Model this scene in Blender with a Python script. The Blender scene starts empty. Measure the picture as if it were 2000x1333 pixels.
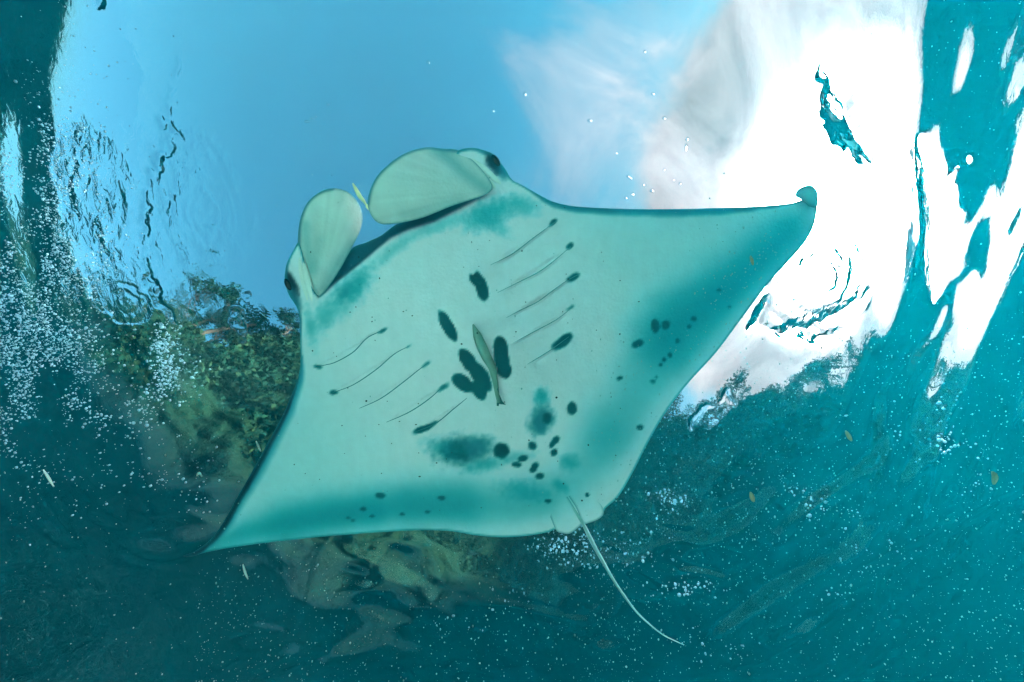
import bpy, bmesh, math, random
import numpy as np
from mathutils import Vector, noise as mnoise

random.seed(7)
rng = np.random.default_rng(11)
SC = bpy.context.scene
COL = SC.collection
R = math.radians

# ------------------------------------------------------------------ camera
TILT = R(13.0)                 # the lens looks up, tipped a little towards the shore (+Y)
DEPTH = 3.0                    # camera depth under the water surface (z = 0)
FX = 769.0                     # pixels per unit of tangent on a 2000 px wide frame
CAMP = np.array([0.0, 0.0, -DEPTH])
F = np.array([0.0, math.sin(TILT), math.cos(TILT)])
U = np.array([0.0, -math.cos(TILT), math.sin(TILT)])
RT = np.array([1.0, 0.0, 0.0])
cd = bpy.data.cameras.new('camera')
cam = bpy.data.objects.new('camera', cd)
COL.objects.link(cam)
SC.camera = cam
cd.sensor_width = 36.0
cd.lens = 36.0 * FX / 2000.0
cd.clip_start = 0.02
cd.clip_end = 2000
from mathutils import Matrix
cam.matrix_world = Matrix(((RT[0], U[0], -F[0], CAMP[0]), (RT[1], U[1], -F[1], CAMP[1]), (RT[2], U[2], -F[2], CAMP[2]), (0, 0, 0, 1)))

# ------------------------------------------------------------------ sky, sun, exposure
SUN_EL, SUN_AZ = R(31.0), R(97.0)          # azimuth from +Y towards +X
SUN_DIR = Vector((math.cos(SUN_EL) * math.sin(SUN_AZ), math.cos(SUN_EL) * math.cos(SUN_AZ), math.sin(SUN_EL)))
W = bpy.data.worlds.new('World')
SC.world = W
W.use_nodes = True
nt = W.node_tree
nt.nodes.clear()
def N(tree, t, **kw):
    n = tree.nodes.new(t)
    for k, v in kw.items():
        if hasattr(n, k):
            setattr(n, k, v)
        else:
            n.inputs[k].default_value = v
    return n
def L(tree, a, b):
    tree.links.new(a, b)
def math_node(tree, op, a, b=None, c=None, clamp=False):
    n = tree.nodes.new('ShaderNodeMath'); n.operation = op; n.use_clamp = clamp
    for i, v in enumerate((a, b, c)):
        if v is None: continue
        if hasattr(v, 'default_value') or hasattr(v, 'links'):
            tree.links.new(v, n.inputs[i])
        else:
            n.inputs[i].default_value = v
    return n.outputs[0]
def ramp(tree, fac, stops, interp='LINEAR'):
    n = tree.nodes.new('ShaderNodeValToRGB'); n.color_ramp.interpolation = interp
    e = n.color_ramp.elements
    while len(e) > 1: e.remove(e[-1])
    for i, (p, c) in enumerate(stops):
        el = e[0] if i == 0 else e.new(p)
        el.position = p
        el.color = (c, c, c, 1) if isinstance(c, (int, float)) else (*c, 1)
    tree.links.new(fac, n.inputs[0])
    return n.outputs[0]
def mixc(tree, fac, a, b, blend='MIX'):
    n = tree.nodes.new('ShaderNodeMix'); n.data_type = 'RGBA'; n.blend_type = blend
    for i, v in ((0, fac), (6, a), (7, b)):
        if hasattr(v, 'links'): tree.links.new(v, n.inputs[i])
        elif isinstance(v, (int, float)): n.inputs[i].default_value = v
        else: n.inputs[i].default_value = (*v, 1)
    return n.outputs[2]

sky = N(nt, 'ShaderNodeTexSky', sky_type='NISHITA', sun_disc=False)
sky.sun_elevation = SUN_EL
sky.sun_rotation = SUN_AZ
sky.air_density = 1.0; sky.dust_density = 1.2; sky.ozone_density = 1.0
tc = N(nt, 'ShaderNodeTexCoord')
nrm = N(nt, 'ShaderNodeVectorMath', operation='NORMALIZE'); L(nt, tc.outputs['Generated'], nrm.inputs[0])
dirv = nrm.outputs[0]
sep = N(nt, 'ShaderNodeSeparateXYZ'); L(nt, dirv, sep.inputs[0])
zc = math_node(nt, 'MAXIMUM', sep.outputs[2], 0.12)
sx = math_node(nt, 'DIVIDE', sep.outputs[0], zc); sy = math_node(nt, 'DIVIDE', sep.outputs[1], zc)
cmb = N(nt, 'ShaderNodeCombineXYZ'); L(nt, sx, cmb.inputs[0]); L(nt, sy, cmb.inputs[1])
n1 = N(nt, 'ShaderNodeTexNoise', Scale=1.5, Detail=8.0, Roughness=0.55, Distortion=1.0); L(nt, cmb.outputs[0], n1.inputs['Vector'])
# a veil of cloud that thickens towards the sun
dt = N(nt, 'ShaderNodeVectorMath', operation='DOT_PRODUCT'); L(nt, dirv, dt.inputs[0]); dt.inputs[1].default_value = SUN_DIR
near = dt.outputs['Value']
nc = math_node(nt, 'ADD', math_node(nt, 'MULTIPLY_ADD', ramp(nt, near, [(0.78, 0.0), (0.93, 1.0)], 'EASE'), 0.45, near), math_node(nt, 'MULTIPLY_ADD', n1.outputs['Fac'], 0.85, -0.43))
veil = ramp(nt, nc, [(0.0, 0.0), (0.50, 0.0), (0.72, 0.40), (0.95, 1.0)], 'EASE')
pos = math_node(nt, 'MAXIMUM', near, 0.0)
glow = math_node(nt, 'ADD', math_node(nt, 'MULTIPLY', math_node(nt, 'POWER', pos, 105.0), 1450.0), math_node(nt, 'MULTIPLY', math_node(nt, 'POWER', pos, 9.0), 2.0))
glow = math_node(nt, 'MULTIPLY', glow, math_node(nt, 'MULTIPLY_ADD', n1.outputs['Fac'], 2.4, -0.2))
cloudv = math_node(nt, 'ADD', math_node(nt, 'MULTIPLY_ADD', n1.outputs['Fac'], 6.5, -1.0), glow)
cl = N(nt, 'ShaderNodeVectorMath', operation='SCALE'); cl.inputs[0].default_value = (1.38, 0.99, 1.02); L(nt, cloudv, cl.inputs['Scale'])
blue = mixc(nt, 1.0, sky.outputs[0], mixc(nt, ramp(nt, sep.outputs[2], [(0.08, 0.0), (0.6, 1.0)]), (0.50, 0.80, 0.86), (0.50, 1.16, 1.10)), 'MULTIPLY')
skyc = mixc(nt, veil, blue, cl.outputs[0])
bg = N(nt, 'ShaderNodeBackground'); bg.inputs[1].default_value = 0.12
L(nt, skyc, bg.inputs[0])
wo = N(nt, 'ShaderNodeOutputWorld'); L(nt, bg.outputs[0], wo.inputs[0])

sd = bpy.data.lights.new('sun', 'SUN')
sd.energy = 2.2; sd.angle = R(0.5); sd.color = (1.0, 0.94, 0.86)
sd.cycles.use_multiple_importance_sampling = False
sun = bpy.data.objects.new('sun', sd); COL.objects.link(sun)
sun.rotation_euler = (-SUN_DIR).to_track_quat('-Z', 'Y').to_euler()
sun.location = (20, 0, 20)
SC.view_settings.view_transform = 'Standard'
SC.view_settings.look = 'None'
SC.view_settings.exposure = 1.15
SC.view_settings.gamma = 1.0
SC.view_settings.use_curve_mapping = False
SC.cycles.max_bounces = 10
SC.cycles.transmission_bounces = 10
SC.cycles.diffuse_bounces = 4
SC.cycles.glossy_bounces = 4
SC.cycles.volume_bounces = 1
SC.cycles.sample_clamp_indirect = 60.0
SC.cycles.use_denoising = True

# ------------------------------------------------------------------ helpers
def tag(o, label=None, cat=None, group=None, kind=None):
    if label: o['label'] = label
    if cat: o['category'] = cat
    if group: o['group'] = group
    if kind: o['kind'] = kind
    return o
def empty(name, loc=(0, 0, 0)):
    o = bpy.data.objects.new(name, None); COL.objects.link(o); o.location = loc; o.empty_display_size = 0.1
    return o
def mesh_obj(name, verts, faces, mat, parent=None, smooth=True, attrs=None):
    me = bpy.data.meshes.new(name)
    verts = np.asarray(verts, dtype=np.float32).reshape(-1, 3)
    faces = np.asarray(faces, dtype=np.int32)
    if parent is not None:
        verts = verts - np.array(parent.location, dtype=np.float32)
    me.vertices.add(len(verts)); me.vertices.foreach_set('co', verts.ravel())
    k = faces.shape[1]
    me.loops.add(faces.size); me.loops.foreach_set('vertex_index', faces.ravel())
    me.polygons.add(len(faces))
    me.polygons.foreach_set('loop_start', np.arange(0, faces.size, k, dtype=np.int32))
    me.polygons.foreach_set('loop_total', np.full(len(faces), k, dtype=np.int32))
    if smooth: me.polygons.foreach_set('use_smooth', np.ones(len(faces), dtype=bool))
    for an, (ty, arr) in (attrs or {}).items():
        a = me.attributes.new(an, ty, 'POINT')
        a.data.foreach_set('color' if ty == 'FLOAT_COLOR' else 'value', np.asarray(arr, dtype=np.float32).ravel())
    me.update(calc_edges=True); me.validate()
    if mat: me.materials.append(mat)
    o = bpy.data.objects.new(name, me); COL.objects.link(o)
    if parent is not None: o.parent = parent
    return o
def grid_faces(nx, ny):
    i = np.arange(nx - 1)[:, None] * ny + np.arange(ny - 1)[None, :]
    i = i.ravel()
    return np.stack([i, i + ny, i + ny + 1, i + 1], 1)
def smooth_closed(pts, n, closed=True):
    """Catmull-Rom through pts, resampled to n points evenly by length."""
    p = np.asarray(pts, float)
    m = len(p)
    out = []
    segs = m if closed else m - 1
    for i in range(segs):
        if closed:
            a, b, c, d = p[i - 1], p[i], p[(i + 1) % m], p[(i + 2) % m]
        else:
            a, b, c, d = p[max(i - 1, 0)], p[i], p[i + 1], p[min(i + 2, m - 1)]
        t = np.linspace(0, 1, 16, endpoint=False)[:, None]
        out.append(0.5 * ((2 * b) + (-a + c) * t + (2 * a - 5 * b + 4 * c - d) * t ** 2 + (-a + 3 * b - 3 * c + d) * t ** 3))
    if not closed: out.append(p[-1:])
    q = np.concatenate(out)
    if closed: q = np.concatenate([q, q[:1]])
    s = np.concatenate([[0], np.cumsum(np.linalg.norm(np.diff(q, axis=0), axis=1))])
    t = np.linspace(0, s[-1], n + (1 if closed else 0))
    if closed: t = t[:-1]
    return np.stack([np.interp(t, s, q[:, k]) for k in range(p.shape[1])], 1)
def at(px, py, d):
    """Point at picture position (px, py) of the 2000 px photo, d metres along the view axis."""
    px = np.asarray(px, float); py = np.asarray(py, float); d = np.asarray(d, float)
    x = (px - 1000.0) / FX; y = (666.5 - py) / FX
    return CAMP + d[..., None] * (F + x[..., None] * RT + y[..., None] * U)
def on_plane(px, py, z=0.0):
    """Where the view ray through a picture position meets the level z: world x, y."""
    x = (np.asarray(px, float) - 1000.0) / FX; y = (666.5 - np.asarray(py, float)) / FX
    d = F + x[..., None] * RT + y[..., None] * U
    t = (z + DEPTH) / d[..., 2]
    return d[..., 0] * t, d[..., 1] * t
def vnoise(x, y, seed=0):
    """Smooth value noise in 0..1 on arrays."""
    r = np.random.default_rng(seed)
    T = r.random((256, 256))
    xi = np.floor(x).astype(int); yi = np.floor(y).astype(int)
    fx = x - xi; fy = y - yi
    fx = fx * fx * fx * (fx * (fx * 6 - 15) + 10); fy = fy * fy * fy * (fy * (fy * 6 - 15) + 10)
    a = T[xi % 256, yi % 256]; b = T[(xi + 1) % 256, yi % 256]; c = T[xi % 256, (yi + 1) % 256]; d = T[(xi + 1) % 256, (yi + 1) % 256]
    return (a * (1 - fx) + b * fx) * (1 - fy) + (c * (1 - fx) + d * fx) * fy
def fbm(x, y, seed=0, octv=4, gain=0.5):
    s = 0; a = 1; t = 0
    for k in range(octv):
        s = s + a * vnoise(x * 2 ** k, y * 2 ** k, seed + k * 17); t += a; a *= gain
    return s / t
def seg_dist(P, pts, closed=True):
    """Distance of points P (n,2) to a polyline, and the nearest polyline position."""
    A = pts; B = np.roll(pts, -1, 0) if closed else None
    if not closed: A, B = pts[:-1], pts[1:]
    best = np.full(len(P), 1e9); near_ = np.zeros((len(P), 2)); idx = np.zeros(len(P))
    for k in range(len(A)):
        ab = B[k] - A[k]; l2 = max((ab ** 2).sum(), 1e-9)
        t = np.clip(((P - A[k]) @ ab) / l2, 0, 1)
        q = A[k] + t[:, None] * ab
        d = np.hypot(*(P - q).T)
        m = d < best
        best[m] = d[m]; near_[m] = q[m]; idx[m] = k + t[m]
    return best, near_, idx
def inside(P, poly):
    x, y = P[:, 0], P[:, 1]; c = np.zeros(len(P), bool)
    a = poly; b = np.roll(poly, -1, 0)
    for k in range(len(a)):
        (x1, y1), (x2, y2) = a[k], b[k]
        if y1 == y2: continue
        m = ((y1 > y) != (y2 > y)) & (x < (x2 - x1) * (y - y1) / (y2 - y1) + x1)
        c ^= m
    return c
def sstep(a, b, x):
    t = np.clip((x - a) / (b - a), 0, 1); return t * t * (3 - 2 * t)
def material(name):
    m = bpy.data.materials.new(name); m.use_nodes = True
    t = m.node_tree; t.nodes.clear()
    return m, t
def principled(name, color, rough=0.6, spec=0.3, bump=0.0, bscale=20, var=0.0, vscale=5.0, attr=None):
    m, t = material(name)
    b = N(t, 'ShaderNodeBsdfPrincipled'); b.inputs['Roughness'].default_value = rough
    b.inputs['Specular IOR Level'].default_value = spec
    o = N(t, 'ShaderNodeOutputMaterial'); L(t, b.outputs[0], o.inputs[0])
    tcn = N(t, 'ShaderNodeTexCoord')
    if attr:
        a = N(t, 'ShaderNodeAttribute'); a.attribute_name = attr; csrc = a.outputs['Color']
    else:
        rgb = N(t, 'ShaderNodeRGB'); rgb.outputs[0].default_value = (*color, 1); csrc = rgb.outputs[0]
    if var:
        nz = N(t, 'ShaderNodeTexNoise', Scale=vscale, Detail=6.0, Roughness=0.6); L(t, tcn.outputs['Object'], nz.inputs['Vector'])
        f = ramp(t, nz.outputs['Fac'], [(0.3, 1 - var), (0.7, 1 + var * 0.4)])
        csrc = mixc(t, 1.0, csrc, f, 'MULTIPLY')
    L(t, csrc, b.inputs['Base Color'])
    if bump:
        nb = N(t, 'ShaderNodeTexNoise', Scale=bscale, Detail=5.0); L(t, tcn.outputs['Object'], nb.inputs['Vector'])
        bp = N(t, 'ShaderNodeBump'); bp.inputs['Strength'].default_value = bump; bp.inputs['Distance'].default_value = 0.02
        L(t, nb.outputs['Fac'], bp.inputs['Height']); L(t, bp.outputs[0], b.inputs['Normal'])
    return m

# ------------------------------------------------------------------ water surface
def axis_grid(lo, hi, fine, n_far, far):
    core = np.arange(lo, hi, fine)
    g = fine * np.cumsum(1.06 ** np.arange(1, n_far))
    return np.concatenate([(core[0] - g)[::-1], core, core[-1] + g])
gx = axis_grid(-4.6, 4.6, 0.0105, 105, 60)
gy = axis_grid(-2.7, 4.6, 0.0105, 105, 60)
X, Y = np.meshgrid(gx, gy, indexing='ij')
# picture position of each surface point (only to put the real ripples where the photo has them)
def to_px(x, y, z=0.0):
    vx, vy, vz = x, y, z + DEPTH
    dz = vy * F[1] + vz * F[2]
    return 1000 + FX * vx / dz, 666.5 - FX * (vy * U[1] + vz * U[2]) / dz
H = np.zeros_like(X)
def swell(lam, amp, seed, stretch=(1, 1), ang=0):
    ca, sa = math.cos(ang), math.sin(ang)
    xr = (X * ca + Y * sa) / lam / stretch[0]; yr = (-X * sa + Y * ca) / lam / stretch[1]
    wx = vnoise(xr * 0.7, yr * 0.7, seed + 5); wy = vnoise(xr * 0.7, yr * 0.7, seed + 6)
    return amp * (vnoise(xr + wx, yr + wy, seed) - 0.5)
near_c = np.exp(-((X / 9) ** 2 + (Y / 9) ** 2))
edge = sstep(2.2, 3.2, np.abs(X))
H += swell(2.6, 0.10, 1, (1, 1.6), 0.3)
H += swell(1.1, 0.030, 2, (1, 2.2), 0.1)
H += swell(0.45, 0.008, 3, (1, 2.0), -0.2) * (0.35 + 0.9 * edge)
H += swell(0.50, 0.075, 31, (1, 3.2), 0.12) * sstep(2.3, 3.0, X)
H += swell(0.13, 0.010, 37, (1, 2.5), 0.15) * sstep(2.7, 3.3, X)
H += swell(0.20, 0.012, 55, (1.8, 1), 0.3) * sstep(1.5, 2.6, Y)
H += swell(0.35, 0.035, 51, (2.2, 1), -0.4) * sstep(0.9, 2.2, Y) * sstep(0.5, -0.5, X)
H += swell(0.22, 0.022, 35, (1, 3.0), -0.1) * sstep(2.4, 3.2, X)
H += swell(0.30, 0.030, 41, (1, 2.4), 0.05) * sstep(2.9, 3.5, -X)
H += swell(0.55, 0.045, 45, (1.8, 1), 0.25) * sstep(1.6, 3.0, Y)
H += swell(0.36, 0.085, 47, (1, 4.0), 0.9) * sstep(1.2, 2.4, Y) * sstep(1.2, 2.8, X)
H *= near_c * 0.85 + 0.15
rough_a = np.zeros_like(X)
PXW, PYW = to_px(X, Y)
def local(pts, margin):
    xs, ys = on_plane([p[0] for p in pts], [p[1] for p in pts])
    bx = (X > xs.min() - margin) & (X < xs.max() + margin) & (Y > ys.min() - margin) & (Y < ys.max() + margin)
    return np.stack([xs, ys], 1), bx
def crease(pts, wid, amp, rag=0.5, ragl=0.06, seed=0, taper=True):
    """A sharp little ridge on the surface along a line, ragged like breaking chop."""
    pl, bx = local(pts, wid * 4)
    pl = smooth_closed(pl, 40, False); Q = np.stack([X[bx], Y[bx]], 1)
    Q2 = Q + rag * wid * 2.5 * (np.stack([vnoise(Q[:, 0] / ragl + 40, Q[:, 1] / ragl + 40, seed + 1), vnoise(Q[:, 0] / ragl + 70, Q[:, 1] / ragl + 70, seed + 2)], 1) - 0.5)
    d, _, k = seg_dist(Q2, pl, closed=False); k = k / (len(pl) - 1)
    e = (np.clip(np.sin(np.clip(k, 0.02, 0.98) * math.pi), 0, 1) ** 0.6) if taper else 1.0
    H[bx] += amp * e * np.exp(-(d / wid) ** 2)
    rough_a[bx] = np.maximum(rough_a[bx], 0.8 * np.exp(-(d / (wid * 2)) ** 2))
def fold(pts, wid, slope, rag=0.5, ragl=0.05, seed=0):
    """A wavelet front: the surface climbs away from the viewer over wid, then drops back sharply."""
    pl, bx = local(pts, wid * 4)
    pl = smooth_closed(pl, 40, False); Q = np.stack([X[bx], Y[bx]], 1)
    Q2 = Q + rag * wid * 2.0 * (np.stack([fbm(Q[:, 0] / ragl + 40, Q[:, 1] / ragl + 40, seed + 1, 3), fbm(Q[:, 0] / ragl + 70, Q[:, 1] / ragl + 70, seed + 2, 3)], 1) - 0.5)
    d, nr, k = seg_dist(Q2, pl, closed=False); kk = k / (len(pl) - 1)
    sg_ = np.sign(np.einsum('ij,ij->i', Q2 - nr, nr))
    s_ = d * sg_; e = np.clip(np.sin(np.clip(kk, 0.01, 0.99) * math.pi), 0, 1) ** 0.7
    w = wid * e + 1e-4
    endf = ((kk > 0.004) & (kk < 0.996)).astype(float)
    H[bx] += slope * w * endf * np.where(s_ < 0, np.clip(1 + s_ / w, 0, 1), np.exp(-np.abs(s_) / (0.35 * w)))
def rings(cx, cy, rad, lam, amp, seed=0, sq=1.0):
    xs, ys = on_plane([cx], [cy]); bx = (np.abs(X - xs[0]) < rad * 1.6) & (np.abs(Y - ys[0]) < rad * 1.6 * sq)
    dx = X[bx] - xs[0]; dy = (Y[bx] - ys[0]) / sq
    r_ = np.hypot(dx, dy) + 0.25 * rad * (vnoise(dx / rad * 2 + 20, dy / rad * 2 + 20, seed) - 0.5)
    m = np.exp(-(np.maximum(r_ - rad, 0) / (0.10 * rad)) ** 2)
    H[bx] += amp * np.sin(r_ / lam * 2 * math.pi) * m * (0.4 + 0.9 * vnoise(dx / rad * 3 + 50, dy / rad * 3 + 50, seed + 1))
    rough_a[bx] = np.maximum(rough_a[bx], 0.9 * m * vnoise(dx / 0.12 + 50, dy / 0.12 + 50, seed + 2))
def rings(cx, cy, rad, lam, amp, seed=0, sq=1.0):
    xs, ys = on_plane([cx], [cy]); bx = (np.abs(X - xs[0]) < rad * 1.6) & (np.abs(Y - ys[0]) < rad * 1.6 * sq)
    dx = X[bx] - xs[0]; dy = (Y[bx] - ys[0]) / sq
    r_ = np.hypot(dx, dy) + 0.25 * rad * (vnoise(dx / rad * 2 + 20, dy / rad * 2 + 20, seed) - 0.5)
    m = np.exp(-(np.maximum(r_ - rad, 0) / (0.10 * rad)) ** 2)
    H[bx] += amp * np.sin(r_ / lam * 2 * math.pi) * m * (0.4 + 0.9 * vnoise(dx / rad * 3 + 50, dy / rad * 3 + 50, seed + 1))
    rough_a[bx] = np.maximum(rough_a[bx], 0.9 * m * vnoise(dx / 0.12 + 50, dy / 0.12 + 50, seed + 2))
def rings(cx, cy, rad, lam, amp, seed=0, sq=1.0):
    xs, ys = on_plane([cx], [cy]); bx = (np.abs(X - xs[0]) < rad * 1.6) & (np.abs(Y - ys[0]) < rad * 1.6 * sq)
    dx = X[bx] - xs[0]; dy = (Y[bx] - ys[0]) / sq
    r_ = np.hypot(dx, dy) + 0.25 * rad * (vnoise(dx / rad * 2 + 20, dy / rad * 2 + 20, seed) - 0.5)
    m = np.exp(-(np.maximum(r_ - rad, 0) / (0.10 * rad)) ** 2)
    H[bx] += amp * np.sin(r_ / lam * 2 * math.pi) * m * (0.4 + 0.9 * vnoise(dx / rad * 3 + 50, dy / rad * 3 + 50, seed + 1))
    rough_a[bx] = np.maximum(rough_a[bx], 0.9 * m * vnoise(dx / 0.12 + 50, dy / 0.12 + 50, seed + 2))
def rings(cx, cy, rad, lam, amp, seed=0, sq=1.0):
    xs, ys = on_plane([cx], [cy]); bx = (np.abs(X - xs[0]) < rad * 1.6) & (np.abs(Y - ys[0]) < rad * 1.6 * sq)
    dx = X[bx] - xs[0]; dy = (Y[bx] - ys[0]) / sq
    r_ = np.hypot(dx, dy) + 0.25 * rad * (vnoise(dx / rad * 2 + 20, dy / rad * 2 + 20, seed) - 0.5)
    m = np.exp(-(np.maximum(r_ - rad, 0) / (0.10 * rad)) ** 2)
    H[bx] += amp * np.sin(r_ / lam * 2 * math.pi) * m * (0.4 + 0.9 * vnoise(dx / rad * 3 + 50, dy / rad * 3 + 50, seed + 1))
    rough_a[bx] = np.maximum(rough_a[bx], 0.9 * m * vnoise(dx / 0.12 + 50, dy / 0.12 + 50, seed + 2))
fold([(358,112),(352,140),(350,165)], 0.03, 0.22, 0.6, 0.05, 10)
fold([(347,170),(338,205),(326,240)], 0.035, 0.20, 1.2, 0.03, 11)
fold([(318,222),(332,246),(350,262),(368,272)], 0.050, 0.35, 0.9, 0.04, 12)
fold([(345,262),(330,292),(312,330),(300,365)], 0.055, 0.32, 1.1, 0.05, 13)
fold([(303,360),(294,400),(290,450),(294,500)], 0.045, 0.30, 1.2, 0.05, 14)
fold([(292,490),(298,550),(318,592),(345,640)], 0.050, 0.34, 1.0, 0.05, 17)
fold([(330,300),(352,330),(350,372),(330,400),(318,450)], 0.030, 0.24, 1.4, 0.04, 15)
fold([(318,440),(312,480),(322,530)], 0.025, 0.24, 1.4, 0.04, 18)
fold([(180,285),(152,330),(140,390),(138,440)], 0.030, 0.20, 1.4, 0.04, 16)
fold([(200,330),(180,352),(176,385)], 0.022, 0.22, 1.2, 0.03, 19)
fold([(216,365),(218,385),(208,410)], 0.022, 0.22, 1.2, 0.03, 20)
fold([(215,0),(207,14),(204,28)], 0.035, 0.3, 0.8, 0.05, 26)
fold([(395,330),(430,350),(450,395),(456,440),(446,490)], 0.014, 0.20, 1.2, 0.04, 22)
fold([(362,345),(385,332),(400,340)], 0.026, 0.26, 1.3, 0.03, 23)
fold([(398,360),(404,378),(418,398),(425,408)], 0.030, 0.28, 1.3, 0.03, 24)
fold([(392,430),(410,445),(436,450),(440,440)], 0.028, 0.28, 1.2, 0.03, 25)
fold([(372,380),(368,410),(378,445),(390,480)], 0.022, 0.24, 1.4, 0.03, 27)
fold([(390,490),(412,496),(440,488)], 0.020, 0.24, 1.2, 0.03, 28)
fold([(228,562),(250,552),(272,566),(280,590)], 0.022, 0.22, 1.2, 0.03, 29)
fold([(240,600),(256,612),(276,600)], 0.020, 0.22, 1.2, 0.03, 30)
def rings(cx, cy, rad, lam, amp, seed=0, sq=1.0):
    xs, ys = on_plane([cx], [cy]); bx = (np.abs(X - xs[0]) < rad * 1.6) & (np.abs(Y - ys[0]) < rad * 1.6 * sq)
    dx = X[bx] - xs[0]; dy = (Y[bx] - ys[0]) / sq
    r_ = np.hypot(dx, dy) + 0.5 * rad * (fbm(dx / rad * 1.6 + 20, dy / rad * 1.6 + 20, seed) - 0.5)
    m = np.exp(-(np.maximum(r_ - rad, 0) / (0.10 * rad)) ** 2)
    H[bx] += amp * np.sin(r_ / lam * 2 * math.pi) * m * sstep(0.35, 0.7, vnoise(dx / rad * 2.4 + 50, dy / rad * 2.4 + 50, seed + 1))
    rough_a[bx] = np.maximum(rough_a[bx], 0.9 * m * vnoise(dx / 0.12 + 50, dy / 0.12 + 50, seed + 2))
rings(402, 398, 0.30, 0.085, 0.0022, 21, 1.6)
rings(205, 395, 0.26, 0.095, 0.0016, 24, 1.7)
rings(255, 590, 0.16, 0.060, 0.0020, 27, 1.0)
rings(1600, 545, 0.40, 0.125, 0.0085, 31, 1.0)
fold([(1606,140),(1630,165),(1662,205),(1682,245),(1694,285),(1703,322)], 0.24, 0.34, 0.14, 0.07, 50)
fold([(1604,172),(1630,196),(1650,214)], 0.050, 0.34, 0.5, 0.04, 51)
fold([(1594,128),(1604,150),(1618,165)], 0.06, 0.36, 0.3, 0.05, 63)
fold([(1612,196),(1636,218),(1656,232)], 0.06, 0.36, 0.4, 0.05, 64)
fold([(1796,262),(1822,320),(1840,380),(1850,440),(1846,520),(1836,592)], 0.16, 0.50, 0.12, 0.10, 52)
fold([(1868,430),(1880,420),(1890,432)], 0.05, 0.26, 0.5, 0.1, 56)
fold([(1900,300),(1906,312),(1902,325)], 0.06, 0.26, 0.4, 0.1, 57)
fold([(1480,640),(1530,650),(1590,642),(1650,612),(1690,560)], 0.120, 0.42, 0.3, 0.07, 53)
fold([(1452,648),(1480,630),(1494,600),(1502,572)], 0.09, 0.44, 0.3, 0.07, 54)
fold([(1560,655),(1610,660),(1650,640)], 0.09, 0.42, 0.4, 0.05, 55)
fold([(1340,840),(1362,800),(1392,785)], 0.050, 0.40, 0.9, 0.06, 58)
fold([(1400,790),(1412,765),(1432,790)], 0.040, 0.38, 0.9, 0.06, 59)
fold([(452,600),(462,632),(470,668)], 0.045, 0.36, 1.0, 0.05, 60)
fold([(442,622),(456,612),(470,606)], 0.030, 0.36, 1.0, 0.05, 61)
fold([(470,578),(477,576),(484,581)], 0.030, 0.40, 0.8, 0.05, 62)
# fine chop in the left part of the window
m = sstep(470, 380, PXW) * sstep(90, 170, PXW) * sstep(200, 330, PYW) * sstep(660, 600, PYW)
rough_a = np.maximum(rough_a, 0.30 * m * sstep(0.42, 0.62, fbm(X * 5 + 50, Y * 5 + 50, 91, 3)))
rough_a = np.maximum(rough_a, 0.10 * sstep(3.0, 3.8, np.hypot(X, Y)) * vnoise(X / 0.5 + 80, Y / 0.8 + 80, 93))
rough_a = np.maximum(rough_a, 0.02)
water_v = np.stack([X, Y, H], -1).reshape(-1, 3)
wm, t = material('sea_water')
gl = N(t, 'ShaderNodeBsdfGlass'); gl.inputs['IOR'].default_value = 1.333; gl.inputs['Roughness'].default_value = 0.0
gl.inputs['Color'].default_value = (1, 1, 1, 1)
tcw = N(t, 'ShaderNodeTexCoord'); mpw = N(t, 'ShaderNodeMapping'); mpw.inputs['Scale'].default_value = (1.0, 0.55, 1.0); L(t, tcw.outputs['Object'], mpw.inputs[0])
nw = N(t, 'ShaderNodeTexNoise', Scale=19.0, Detail=3.0, Roughness=0.5, Distortion=0.8); L(t, mpw.outputs[0], nw.inputs['Vector'])
aw = N(t, 'ShaderNodeAttribute'); aw.attribute_name = 'chop'
bw = N(t, 'ShaderNodeBump'); bw.inputs['Distance'].default_value = 0.018; bw.inputs['Strength'].default_value = 1.0
L(t, math_node(t, 'MULTIPLY', nw.outputs['Fac'], aw.outputs['Fac']), bw.inputs['Height']); L(t, bw.outputs[0], gl.inputs['Normal'])
mo = N(t, 'ShaderNodeOutputMaterial'); L(t, gl.outputs[0], mo.inputs[0])
water = mesh_obj('water_surface', water_v, grid_faces(len(gx), len(gy)), wm, attrs={'chop': ('FLOAT', rough_a.ravel())})
tag(water, 'rippled sea surface seen from below', kind='structure')

# ------------------------------------------------------------------ water body
bm = bmesh.new(); bmesh.ops.create_cube(bm, size=1.0)
me = bpy.data.meshes.new('haze'); bm.to_mesh(me); bm.free()
hz = bpy.data.objects.new('haze', me); COL.objects.link(hz)
hz.scale = (90, 90, 11.85); hz.location = (0, 0, -0.15 - 11.85 / 2)
vm, t = material('sea_haze')
va = N(t, 'ShaderNodeVolumeAbsorption'); vs = N(t, 'ShaderNodeVolumeScatter'); ad = N(t, 'ShaderNodeAddShader')
ABS = (0.120, 0.028, 0.025); SCA = (0.0, 0.0148, 0.0194)
m_ = max(ABS) * 1.25; va.inputs['Density'].default_value = m_; va.inputs['Color'].default_value = (*[1 - a / m_ for a in ABS], 1)
m_ = max(SCA) * 1.25; vs.inputs['Density'].default_value = m_; vs.inputs['Color'].default_value = (*[a / m_ for a in SCA], 1)
vs.inputs['Anisotropy'].default_value = 0.58
L(t, va.outputs[0], ad.inputs[0]); L(t, vs.outputs[0], ad.inputs[1])
mo = N(t, 'ShaderNodeOutputMaterial'); L(t, ad.outputs[0], mo.inputs['Volume'])
me.materials.append(vm)
tag(hz, 'clear blue green sea water', kind='stuff')

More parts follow.
